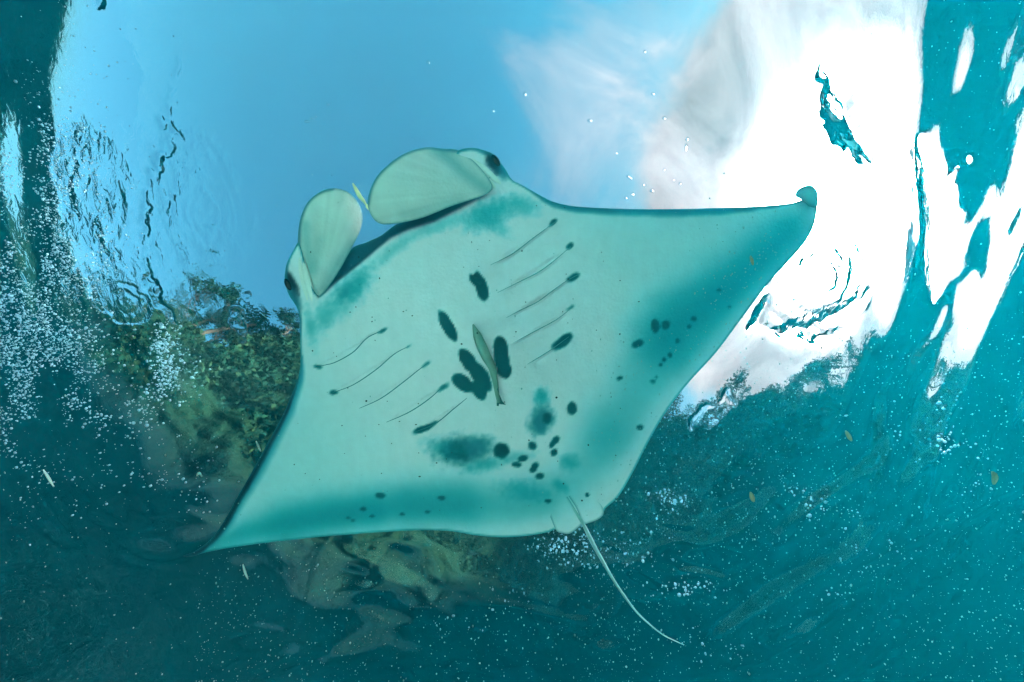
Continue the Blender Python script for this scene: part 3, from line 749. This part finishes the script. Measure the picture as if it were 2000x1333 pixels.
LF = [(582,490),(584,440),(598,400),(622,377),(650,368),(680,376),(700,397),(708,422),(704,450),(688,483),(668,520),(648,552),(627,578),(616,580),(600,560),(590,530),(584,505)]
RF = [(718,398),(724,368),(740,340),(770,313),(800,296),(835,288),(865,291),(893,293),(922,312),(948,340),(962,365),(950,380),(920,391),(880,404),(825,426),(775,437),(745,438),(727,425)]
fin_part('cephalic_fin', LF, lambda P: belly_depth(np.array([[640., 560.]]))[0] - 0.04 - 0.10 * sstep(580, 400, P[:, 1]) + 0.00025 * (P[:, 0] - 640) + 0.000012 * (P[:, 0] - 648) ** 2,
         0.02, fin_color([(583,486),(584,440),(598,400),(622,377),(650,368)], (620, 590), [([(596,440),(600,480),(608,530)], 12, .5, (.05,.4,.42)), ([(690,480),(660,520),(634,565)], 14, .55, (.03,.28,.33)), ([(625,470),(615,520)], 12, .3, (.05,.35,.36))]), 'left paddle, standing up from the mouth corner')
fin_part('cephalic_fin', RF, lambda P: belly_depth(np.array([[930., 400.]]))[0] - 0.03 - 0.08 * sstep(950, 760, P[:, 0]) + 0.000012 * (P[:, 1] - 370) ** 2,
         0.02, fin_color([(718,398),(724,368),(740,340),(770,313),(800,296),(835,288),(865,291),(893,293)], (955, 372), [([(850,292),(885,318),(915,345),(950,368)], 13, .6, (.05,.38,.40)), ([(900,397),(840,412),(790,420)], 14, .3, (.04,.35,.38)), ([(893,294),(870,292)], 9, .6, (.03,.3,.34))]), 'right paddle, folded across the front of the mouth')
# eyes on the outer side of each head lobe
def blob(center, axes, rad, seg=12, rings=8):
    V = []; Fc = []
    for i in range(rings + 1):
        ph = math.pi * i / rings
        for k in range(seg):
            th = 2 * math.pi * k / seg
            v = np.array([math.sin(ph) * math.cos(th) * rad[0], math.sin(ph) * math.sin(th) * rad[1], math.cos(ph) * rad[2]])
            V.append(center + axes[0] * v[0] + axes[1] * v[1] + axes[2] * v[2])
    for i in range(rings):
        for k in range(seg):
            Fc.append((i * seg + k, i * seg + (k + 1) % seg, (i + 1) * seg + (k + 1) % seg, (i + 1) * seg + k))
    return np.array(V), np.array(Fc)
eye_m = principled('eye', (0.006, 0.012, 0.02), 0.15, 0.6)
def px_axes(ang):
    a = math.cos(R(ang)) * RT - math.sin(R(ang)) * U; b_ = math.sin(R(ang)) * RT + math.cos(R(ang)) * U
    return [a, b_, F]
for (ex, ey, an) in ((565, 556, 65), (968, 316, 58)):
    dep = float(belly_depth(np.array([[ex, ey]], float))[0])
    mesh_obj('eye', *blob(at(ex, ey, dep + 0.012), px_axes(an), (0.036, 0.018, 0.022)), eye_m, manta)
# gill slits
slit_m = principled('gill_slit_skin', (0.03, 0.20, 0.22), 0.7, 0.2)
slit_f = principled('faint_gill_slit_skin', (0.10, 0.34, 0.36), 0.7, 0.2)
for gset, mt, w in ((GL, slit_m, 1.0), (GR, slit_f, 0.8)):
    for g in gset:
        pl = smooth_closed(g, 22, False)
        dep = belly_depth(pl)
        path = at(pl[:, 0], pl[:, 1], dep - 0.0005)
        rd = 0.0019 * w * (0.35 + np.sin(np.linspace(0.1, math.pi - 0.1, 22)) ** 0.7)
        mesh_obj('gill_slit', *tube(path, rd, 5), mt, manta)
# ridges along each head lobe
def ridge(pts, rad, m, name='head_ridge'):
    pl = smooth_closed(pts, 16, False); path = at(pl[:, 0], pl[:, 1], belly_depth(pl) + rad * 0.45)
    mesh_obj(name, *tube(path, rad * np.sin(np.linspace(0.15, math.pi - 0.15, 16)) ** 0.6, 8), m, manta)
ridge_m = principled('pale_fold', (0.86, 0.86, 0.80), 0.5, 0.3, 0.1, 60, 0.08, 9)
for g in ([(586,500),(592,540),(603,590)], [(594,510),(602,550),(612,592)]): ridge(g, 0.016, ridge_m)
for g in ([(905,312),(935,340),(972,372)], [(915,308),(948,336),(982,364)]): ridge(g, 0.018, ridge_m)
# pelvic fins and tail
def pel_color(Q, dist, pos):
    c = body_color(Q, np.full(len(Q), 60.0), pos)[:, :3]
    m = (0.75 * (1 - sstep(0.5, 4.5, dist)) * sstep(96, 62, np.hypot(Q[:, 0] - 1122, Q[:, 1] - 1036)))[:, None]
    return np.concatenate([c * (1 - m) + np.array([.02, .24, .29]) * m, np.ones((len(Q), 1))], 1)
pd = lambda P: belly_depth(P) + 0.004 - 0.009 * sstep(76, 34, np.hypot(P[:, 0] - 1130, P[:, 1] - 1022))
fin_part('pelvic_fin', [(1064,984),(1074,1008),(1086,1036),(1098,1042),(1112,1043),(1127,1033),(1137,1020),(1126,1000),(1112,976),(1098,958),(1080,964)], pd, 0.012, pel_color, spacing=2.4)
fin_part('pelvic_fin', [(1106,960),(1124,990),(1139,1021),(1153,1021),(1170,1014),(1179,1003),(1174,984),(1158,962),(1138,948),(1118,948)], pd, 0.012, pel_color, spacing=2.4)
tail_m = principled('tail_skin', (0.30, 0.55, 0.52), 0.5, 0.3, 0.1, 50, 0.2, 30)
tp = smooth_closed([(1092,945),(1108,972),(1124,1000),(1138,1022),(1158,1062),(1178,1098),(1204,1142),(1240,1192),(1270,1221),(1296,1241),(1318,1252),(1336,1260)], 60, False)
tdep = belly_depth(np.array([[1130., 1000.]]))[0] - 0.02 + 0.12 * np.linspace(0, 1, 60)
tr = np.interp(np.linspace(0, 1, 60), [0, .12, .24, .3, .5, .8, 1], [0.003, 0.006, 0.0085, 0.0105, 0.0065, 0.0035, 0.0018])
mesh_obj('tail', *tube(at(tp[:, 0], tp[:, 1], tdep), tr, 8), tail_m, manta)
# curled tip of the right wing
fin_part('wing_tip', [(1553,384),(1556,373),(1567,365),(1582,362),(1593,368),(1598,382),(1596,404),(1582,404),(1572,396),(1562,389)],
         lambda P: belly_depth(P) - 0.03 - 0.0008 * (1597 - P[:, 0]), 0.02,
         lambda Q, d, p: np.concatenate([np.tile([.05, .38, .40], (len(Q), 1)) * (0.6 + 0.4 * sstep(0, 8, d))[:, None], np.ones((len(Q), 1))], 1), 'curled dark tip of the right wing', spacing=2.4)

# ------------------------------------------------------------------ remora under the belly
def lathe_fish(name, cl_pts, wid, flat, depth_of, mat, parent):
    pl = smooth_closed(cl_pts, 34, False); n = len(pl)
    wv = np.interp(np.linspace(0, 1, n), np.linspace(0, 1, len(wid)), wid)
    V = []; sides = 12
    P3 = at(pl[:, 0], pl[:, 1], depth_of(pl))
    for i in range(n):
        tg = P3[min(i + 1, n - 1)] - P3[max(i - 1, 0)]; tg /= np.linalg.norm(tg); s = np.cross(tg, F); s /= np.linalg.norm(s); w = np.cross(tg, s)
        th = np.linspace(0, 2 * math.pi, sides, endpoint=False); r0 = wv[i] * 0.00241
        V.append(P3[i] + r0 * (np.cos(th)[:, None] * s + flat * np.sin(th)[:, None] * w))
    Fc = [(i * sides + k, i * sides + (k + 1) % sides, (i + 1) * sides + (k + 1) % sides, (i + 1) * sides + k) for i in range(n - 1) for k in range(sides)]
    o = mesh_obj(name, np.concatenate(V), Fc, mat, parent)
    return P3
rem_m = principled('remora_skin', (0.20, 0.36, 0.30), 0.4, 0.4, 0.05, 40, 0.35, 12)
rem_d = principled('remora_fin', (0.04, 0.16, 0.16), 0.5, 0.3)
remora = empty('remora', tuple(at(950, 700, 1.6)))
tag(remora, 'slender greenish remora clinging under the manta belly between the dark spots', 'fish')
rd_of = lambda P: belly_depth(P) - 0.035
P3 = lathe_fish('body', [(924,634),(930,650),(940,675),(950,697),(961,718),(967,745),(971,770),(974,786)], [1.5,7.5,9,8.5,6.8,5.2,4.2,3], 0.8, rd_of, rem_m, remora)
def flat_fin(name, pts, dep, mat, parent, th=0.0015):
    a = np.array([at(x, y, dep) for x, y in pts]); n = len(a); b_ = a + F * th
    V = np.concatenate([a, b_]); bm_ = bmesh.new(); vs_ = [bm_.verts.new(v - np.array(parent.location)) for v in V]
    bm_.faces.new(vs_[:n][::-1]); bm_.faces.new(vs_[n:])
    for k in range(n): bm_.faces.new((vs_[k], vs_[(k + 1) % n], vs_[n + (k + 1) % n], vs_[n + k]))
    me_ = bpy.data.meshes.new(name); bm_.to_mesh(me_); bm_.free(); me_.materials.append(mat)
    o = bpy.data.objects.new(name, me_); COL.objects.link(o); o.parent = parent; return o
dd_ = float(rd_of(np.array([[974., 786.]]))[0])
flat_fin('tail_fin', [(970,772),(976,772),(981,784),(988,791),(978,790),(975,789),(974,794),(970,793),(970,782)], dd_, rem_d, remora)
flat_fin('dorsal_fin', [(962,716),(967,722),(972,745),(974,768),(970,760),(965,738)], float(rd_of(np.array([[966., 740.]]))[0]) + 0.004, rem_d, remora)
flat_fin('pectoral_fin', [(934,668),(931,672),(934,684),(941,692),(943,686),(939,676)], float(rd_of(np.array([[938., 680.]]))[0]), rem_d, remora)
mesh_obj('eye', *blob(at(932, 651, float(rd_of(np.array([[932., 651.]]))[0]) - 0.014), px_axes(0), (0.0035, 0.0035, 0.003), 8, 6), eye_m, remora)
# ------------------------------------------------------------------ small yellow fish between the paddles
yel = principled('yellow_fish_skin', (0.88, 0.84, 0.45), 0.4, 0.4, var=0.2, vscale=40)
yf = empty('fish', tuple(at(702, 380, 1.72)))
tag(yf, 'tiny slender yellow fish darting between the two mouth paddles', 'fish')
lathe_fish('body', [(689,359),(696,372),(703,384),(711,394),(716,402)], [1.4,3.4,4.0,3.2,1.2], 0.8, lambda P: np.full(len(P), 1.72), yel, yf)
flat_fin('tail_fin', [(715,398),(722,402),(719,406),(720,411),(714,405)], 1.72, yel, yf)
# ------------------------------------------------------------------ bubbles, plankton and drifting scraps
fm, t = material('air_bubble')
tr_ = N(t, 'ShaderNodeBsdfTranslucent'); tr_.inputs['Color'].default_value = (0.38, 0.66, 0.76, 1)
gs = N(t, 'ShaderNodeBsdfGlossy'); gs.inputs['Roughness'].default_value = 0.22; gs.inputs['Color'].default_value = (0.55, 0.82, 0.92, 1)
ms = N(t, 'ShaderNodeMixShader'); ms.inputs[0].default_value = 0.45
L(t, tr_.outputs[0], ms.inputs[1]); L(t, gs.outputs[0], ms.inputs[2])
mo = N(t, 'ShaderNodeOutputMaterial'); L(t, ms.outputs[0], mo.inputs[0])
def ico(sub=1):
    b = bmesh.new(); bmesh.ops.create_icosphere(b, subdivisions=sub, radius=1.0)
    v = np.array([x.co[:] for x in b.verts]); f = np.array([[y.index for y in x.verts] for x in b.faces]); b.free(); return v, f
IV, IF = ico(1)
def swarm(name, P, r, mat, stretch=None, smooth=True):
    n = len(P); V = IV[None] * r[:, None, None]
    if stretch is not None: V = V * stretch[:, None, :]
    V = V + P[:, None, :]; Fc = IF[None] + (np.arange(n) * len(IV))[:, None, None]
    return mesh_obj(name, V.reshape(-1, 3), Fc.reshape(-1, 3), mat, None, smooth)
r = np.random.default_rng(42)
def box(n, x0, x1, y0, y1, d0, d1):
    return np.stack([r.uniform(x0, x1, n), r.uniform(y0, y1, n), r.uniform(d0, d1, n)], 1)
def gauss(n, cx, cy, sx, sy, d0, d1, ang=0):
    a, b_ = r.normal(0, sx, n), r.normal(0, sy, n); ca, sa = math.cos(R(ang)), math.sin(R(ang))
    return np.stack([cx + a * ca - b_ * sa, cy + a * sa + b_ * ca, r.uniform(d0, d1, n)], 1)
def below(q):
    p = at(q[:, 0], q[:, 1], q[:, 2]); k = p[:, 2] < -0.20
    return p[k], k
# the churned cloud of fine bubbles
q = np.concatenate([box(9000, -80, 210, 240, 1020, 1.9, 2.6), gauss(7000, 40, 620, 95, 190, 1.9, 2.6), gauss(1100, 190, 520, 60, 90, 2.0, 2.6, 30), gauss(900, 120, 240, 40, 180, 2.1, 2.7)])
dens = vnoise(q[:, 0] / 55 + 40, q[:, 1] / 85 + 40, 9) * 0.6 + vnoise(q[:, 0] / 22 + 40, q[:, 1] / 30 + 40, 19) * 0.4
fall = 1 - sstep(120, 300, q[:, 0]) * 0.9
q = q[(dens > 0.30 + 0.35 * r.random(len(q))) & (r.random(len(q)) < fall) & (r.random(len(q)) < 1.1 - sstep(700, 1000, q[:, 1]))]
p, k = below(q)
o = swarm('fine_bubbles', p, 0.0014 + 0.0042 * r.random(len(p)) ** 3, fm, 0.7 + 0.9 * r.random((len(p), 3)))
tag(o, 'cloud of fine white bubbles churned up at the left', 'bubbles', kind='stuff')
# strings and puffs of larger bubbles
PUFFS = [(330,700,17,38,260,'the foamy plume on the left, below the cliff top'),(300,760,14,40,60,None),(365,740,25,25,60,None),(312,675,10,12,80,None),(318,735,10,25,90,None),(270,820,30,25,40,'the sparse trail under the left foamy plume'),(215,800,40,30,45,None),(235,760,40,80,60,None),
         (375,890,20,35,22,None),(330,930,45,16,34,None),(380,985,16,20,20,None),(250,930,35,22,24,None),(150,700,60,60,90,None),
         (1320,975,20,10,34,'the bright puff right of the tail base'),(1290,960,16,8,16,None),(1590,985,18,16,16,'the loose group in open water at lower right'),(1570,960,25,14,10,None),(1230,1085,26,14,26,None),(1330,1150,40,9,44,'the row beside the hanging tail'),
         (1270,1040,40,25,40,None),(1360,1270,14,25,14,None),(1430,1265,20,10,14,None),(1840,870,24,18,26,'the group in the pale water at far right'),(1800,850,60,30,30,None),(1660,985,30,25,12,None),(1650,1165,18,6,8,None),(1730,1080,40,20,16,None),
         (1910,950,16,12,12,None),(1850,790,30,40,20,None),(1010,1170,20,14,18,None),(880,1210,30,12,12,None),(1120,1080,40,22,110,'the white smear under the tail fins'),(1080,1060,30,16,80,None),(620,1110,12,10,5,None)]
Pb = []; big = []
for cx, cy, sx, sy, n, lab in PUFFS:
    q = gauss(n, cx, cy, sx, sy, 2.0, 2.35 if cx > 600 else 2.55); p, k = below(q)
    Pb.append(p)
    if lab:
        q = gauss(3, cx, cy, sx * 0.9, sy * 0.9, 1.9, 2.1); p, k = below(q); big.append((p, lab))
Pb = np.concatenate(Pb)
o = swarm('small_bubbles', Pb, 0.0022 + 0.0056 * r.random(len(Pb)) ** 2.0, fm, 0.7 + 0.7 * r.random((len(Pb), 3)))
tag(o, 'strings and puffs of small bubbles drifting below the surface', 'bubbles', kind='stuff')
bub = bpy.data.meshes.new('bubble')
bv, bf = ico(2); bub.from_pydata([tuple(v) for v in bv], [], [tuple(int(i) for i in f) for f in bf]); bub.polygons.foreach_set('use_smooth', [True] * len(bub.polygons)); bub.materials.append(fm); bub.update()
def bubble(pos, rad, label, sc=(1, 1, 1), group=None):
    o = bpy.data.objects.new('bubble', bub); COL.objects.link(o); o.location = tuple(pos); o.scale = (rad * sc[0], rad * sc[1], rad * sc[2])
    tag(o, label, 'bubble', group); return o
for ps, lab in big:
    for p_, rad_, w_ in zip(ps, (0.010, 0.008, 0.0062), ('largest', 'second largest', 'third largest')):
        bubble(p_, rad_, w_ + ' round bubble in ' + lab, (1, 1, 0.8), 'larger bubbles of the puffs')
glint_glass, t3 = material('glint_bead')
g3 = N(t3, 'ShaderNodeBsdfGlass'); g3.inputs['IOR'].default_value = 0.75; g3.inputs['Roughness'].default_value = 0.0
mo = N(t3, 'ShaderNodeOutputMaterial'); L(t3, g3.outputs[0], mo.inputs[0])
glint_mesh = bub.copy(); glint_mesh.name = 'glint_bead'; glint_mesh.materials.clear(); glint_mesh.materials.append(glint_glass)
# sun glints on the surface, put in as clear glass beads just below it
SKY_GLINTS = {(608,232): 'round glint bead touching the longest one of the short row', (617,228): 'smallest glint bead at the upper end of the short row', (690,440): 'faint glint bead beside the small yellow fish gap between the paddles', (1227,345): 'left one of the twin glint beads above the right wing', (1232,349): 'right one of the twin glint beads above the right wing', (1222,387): 'lowest glint bead just above the leading edge of the right wing', (1236,380): 'upright glint bead second lowest above the right wing edge', (1257,362): 'glint bead in the middle of the group above the right wing', (1328,359): 'rightmost glint bead of the group above the right wing', (1297,332): 'topmost glint bead of the group above the right wing', (1316,352): 'faintest glint bead next to the rightmost one above the right wing', (1342,272): 'round cap glint bead on top of the tall streak-shaped one', (1204,300): 'faint glint bead alone under the slanted bright one', (600,238): 'longest bright glint bead of the short row left of the upright paddle', (640,205): 'bright glint bead above the short row of beads in the blue sky', (836,122): 'single bright glint bead high above the folded paddle', (1025,184): 'upright oval glint bead above the right eye', (1151,236): 'bright slanted glint bead where blue sky turns pale', (1275,184): 'bright glint bead on the pale sky above the wing', (1259,101): 'topmost bright glint bead on the pale sky', (1297,231): 'wide bright glint bead beside the tall one on the pale sky', (1340,288): 'tallest bright streak-shaped glint bead on the pale sky', (1273,373): 'widest glint bead of the group just above the right wing', (540,402): 'lone faint glint bead left of the upright paddle', (963,217): 'small bright glint bead straight above the folded paddle'}
for gx_, gy_, a, b_ in [(600,238,6,3),(608,232,3,2),(640,205,3,3),(617,228,2,2),(836,122,4,3),(1025,184,3,5),(963,217,2.5,2.5),(1151,236,5,3),(1275,184,3.5,2.5),(1259,101,2.5,2.5),(1297,231,4,3),(1342,272,4,4),(1340,288,3,8),(1227,345,4,3),(1232,349,3,2.5),(1222,387,3.5,2.5),(1236,380,3,4),(1257,362,3,2.5),(1273,373,5,3.5),(1328,359,3,3),(1297,332,2.5,2.5),(1316,352,1.6,1.6),(540,402,2,2),(690,440,2,2),(1204,300,2,2)]:
    p_ = at(gx_, gy_, 2.0); v = p_ - CAMP; p_ = CAMP + v * ((DEPTH - 0.21) / v[2])
    s_ = 0.0036
    bubble(p_, 1.0, SKY_GLINTS.get((gx_, gy_), 'tiny bright glint bead scattered among the others above the right wing' if gx_ > 1180 else 'tiny bright glint bead near the short row in the blue sky'), (a * s_ * 0.8, b_ * s_ * 0.8, min(a, b_) * s_ * 0.6), 'surface glints made as tiny clear beads against the open sky').data = glint_mesh
# marine snow
snow_m = principled('plankton_flake', (0.75, 0.78, 0.66), 0.8, 0.2)
ftr, t2 = material('lit_flake')
a1 = N(t2, 'ShaderNodeBsdfTranslucent'); a1.inputs['Color'].default_value = (0.26, 0.46, 0.46, 1); a2 = N(t2, 'ShaderNodeBsdfDiffuse'); a2.inputs['Color'].default_value = (0.26, 0.46, 0.46, 1)
ms = N(t2, 'ShaderNodeMixShader'); L(t2, a1.outputs[0], ms.inputs[1]); L(t2, a2.outputs[0], ms.inputs[2]); mo = N(t2, 'ShaderNodeOutputMaterial'); L(t2, ms.outputs[0], mo.inputs[0])
q = np.concatenate([box(2200, 380, 1250, 1060, 1400, .9, 2.2), box(4600, 1150, 2080, 640, 1400, .8, 2.2), gauss(600, 1470, 530, 70, 90, .8, 1.5), gauss(1500, 1400, 950, 150, 120, .9, 2.2), box(500, 1700, 2050, 0, 700, 1, 2.2), box(500, 0, 560, 600, 1400, 1, 2.3), box(120, 600, 1400, 300, 1050, .8, 1.4)])
p, k = below(q)
ang = r.random((len(p), 3))
o = swarm('marine_snow', p, (0.0004 + 0.0015 * r.random(len(p)) ** 3.5) * (0.5 + 0.5 * q[k][:, 2]), ftr, 0.5 + 1.2 * ang * np.array([1, 1.6, 1]), smooth=False)
tag(o, 'pale marine snow drifting in the water', 'plankton', kind='stuff')
darkf = principled('dark_flake', (0.02, 0.04, 0.04), 0.8, 0.2)
q = np.concatenate([box(90, 560, 1250, 400, 1000, .9, 1.4), box(120, 150, 1000, 20, 620, 1.4, 2.4)]); p, k = below(q)
o = swarm('dark_specks', p, 0.0012 + 0.0012 * r.random(len(p)) ** 2, darkf, 0.6 + 1.0 * r.random((len(p), 3)))
tag(o, 'scattered dark specks drifting in front of the manta and the sky', 'plankton', kind='stuff')
# drifting scraps
tan = principled('dead_leaf', (0.45, 0.36, 0.20), 0.7, 0.2, var=0.3, vscale=60)
palef = principled('pale_shred', (0.75, 0.82, 0.76), 0.6, 0.2)
def scrap(name, cat, pts, wid, dep, mat, label):
    pl = smooth_closed(pts, 10, False); o = empty(name, tuple(at(pl[0, 0], pl[0, 1], dep)))
    tag(o, label, cat)
    P_ = at(pl[:, 0], pl[:, 1], np.full(10, dep)); tg = np.gradient(P_, axis=0); tg /= np.linalg.norm(tg, axis=1)[:, None]
    s = np.cross(tg, F); w_ = (wid * dep / FX * np.sin(np.linspace(0.12, math.pi - 0.12, 10)) ** 0.7)[:, None]
    V = np.concatenate([P_ - s * w_, P_ + F * 0.004 * 0.5, P_ + s * w_]); Fc = []
    for i in range(9):
        for c_ in (0, 10): Fc.append((c_ + i, c_ + i + 1, c_ + i + 11, c_ + i + 10))
    ob = mesh_obj('blade', V, Fc, mat, o)
    md = ob.modifiers.new('thickness', 'SOLIDIFY'); md.thickness = 0.0012
    mesh_obj('midrib', *tube(P_, 0.0007, 4), mat, o)
scrap('leaf_fragment', 'leaf', [(1652,842),(1658,852),(1664,862)], 4, 1.2, tan, 'small tan leaf fragment below the clouds at lower right')
scrap('leaf_fragment', 'leaf', [(1466,962),(1469,971),(1473,981)], 4.5, 1.2, tan, 'tan leaf fragment between the bubble puffs right of the tail')
scrap('leaf_fragment', 'leaf', [(1938,922),(1944,932),(1941,947)], 6, 1.3, tan, 'largest pale brown leaf fragment near the right edge')
scrap('leaf_fragment', 'leaf', [(1466,500),(1469,509),(1471,518)], 3, 1.2, tan, 'light brown flake in front of the right wing tip')
scrap('plankton_thread', 'plankton', [(474,1103),(478,1118),(484,1132)], 2.0, 1.3, palef, 'short pale thread hanging below the left wing')
scrap('plankton_thread', 'plankton', [(384,930),(389,924),(394,932)], 1.8, 1.3, palef, 'small pale crescent beside the left wing edge')
scrap('plankton_thread', 'plankton', [(84,918),(95,935),(104,950)], 2.6, 1.6, palef, 'faint pale streak in the dark water at far left')
scrap('plankton_thread', 'plankton', [(500,862),(504,872),(509,882)], 1.4, 1.3, palef, 'thin pale needle touching the left leading edge')
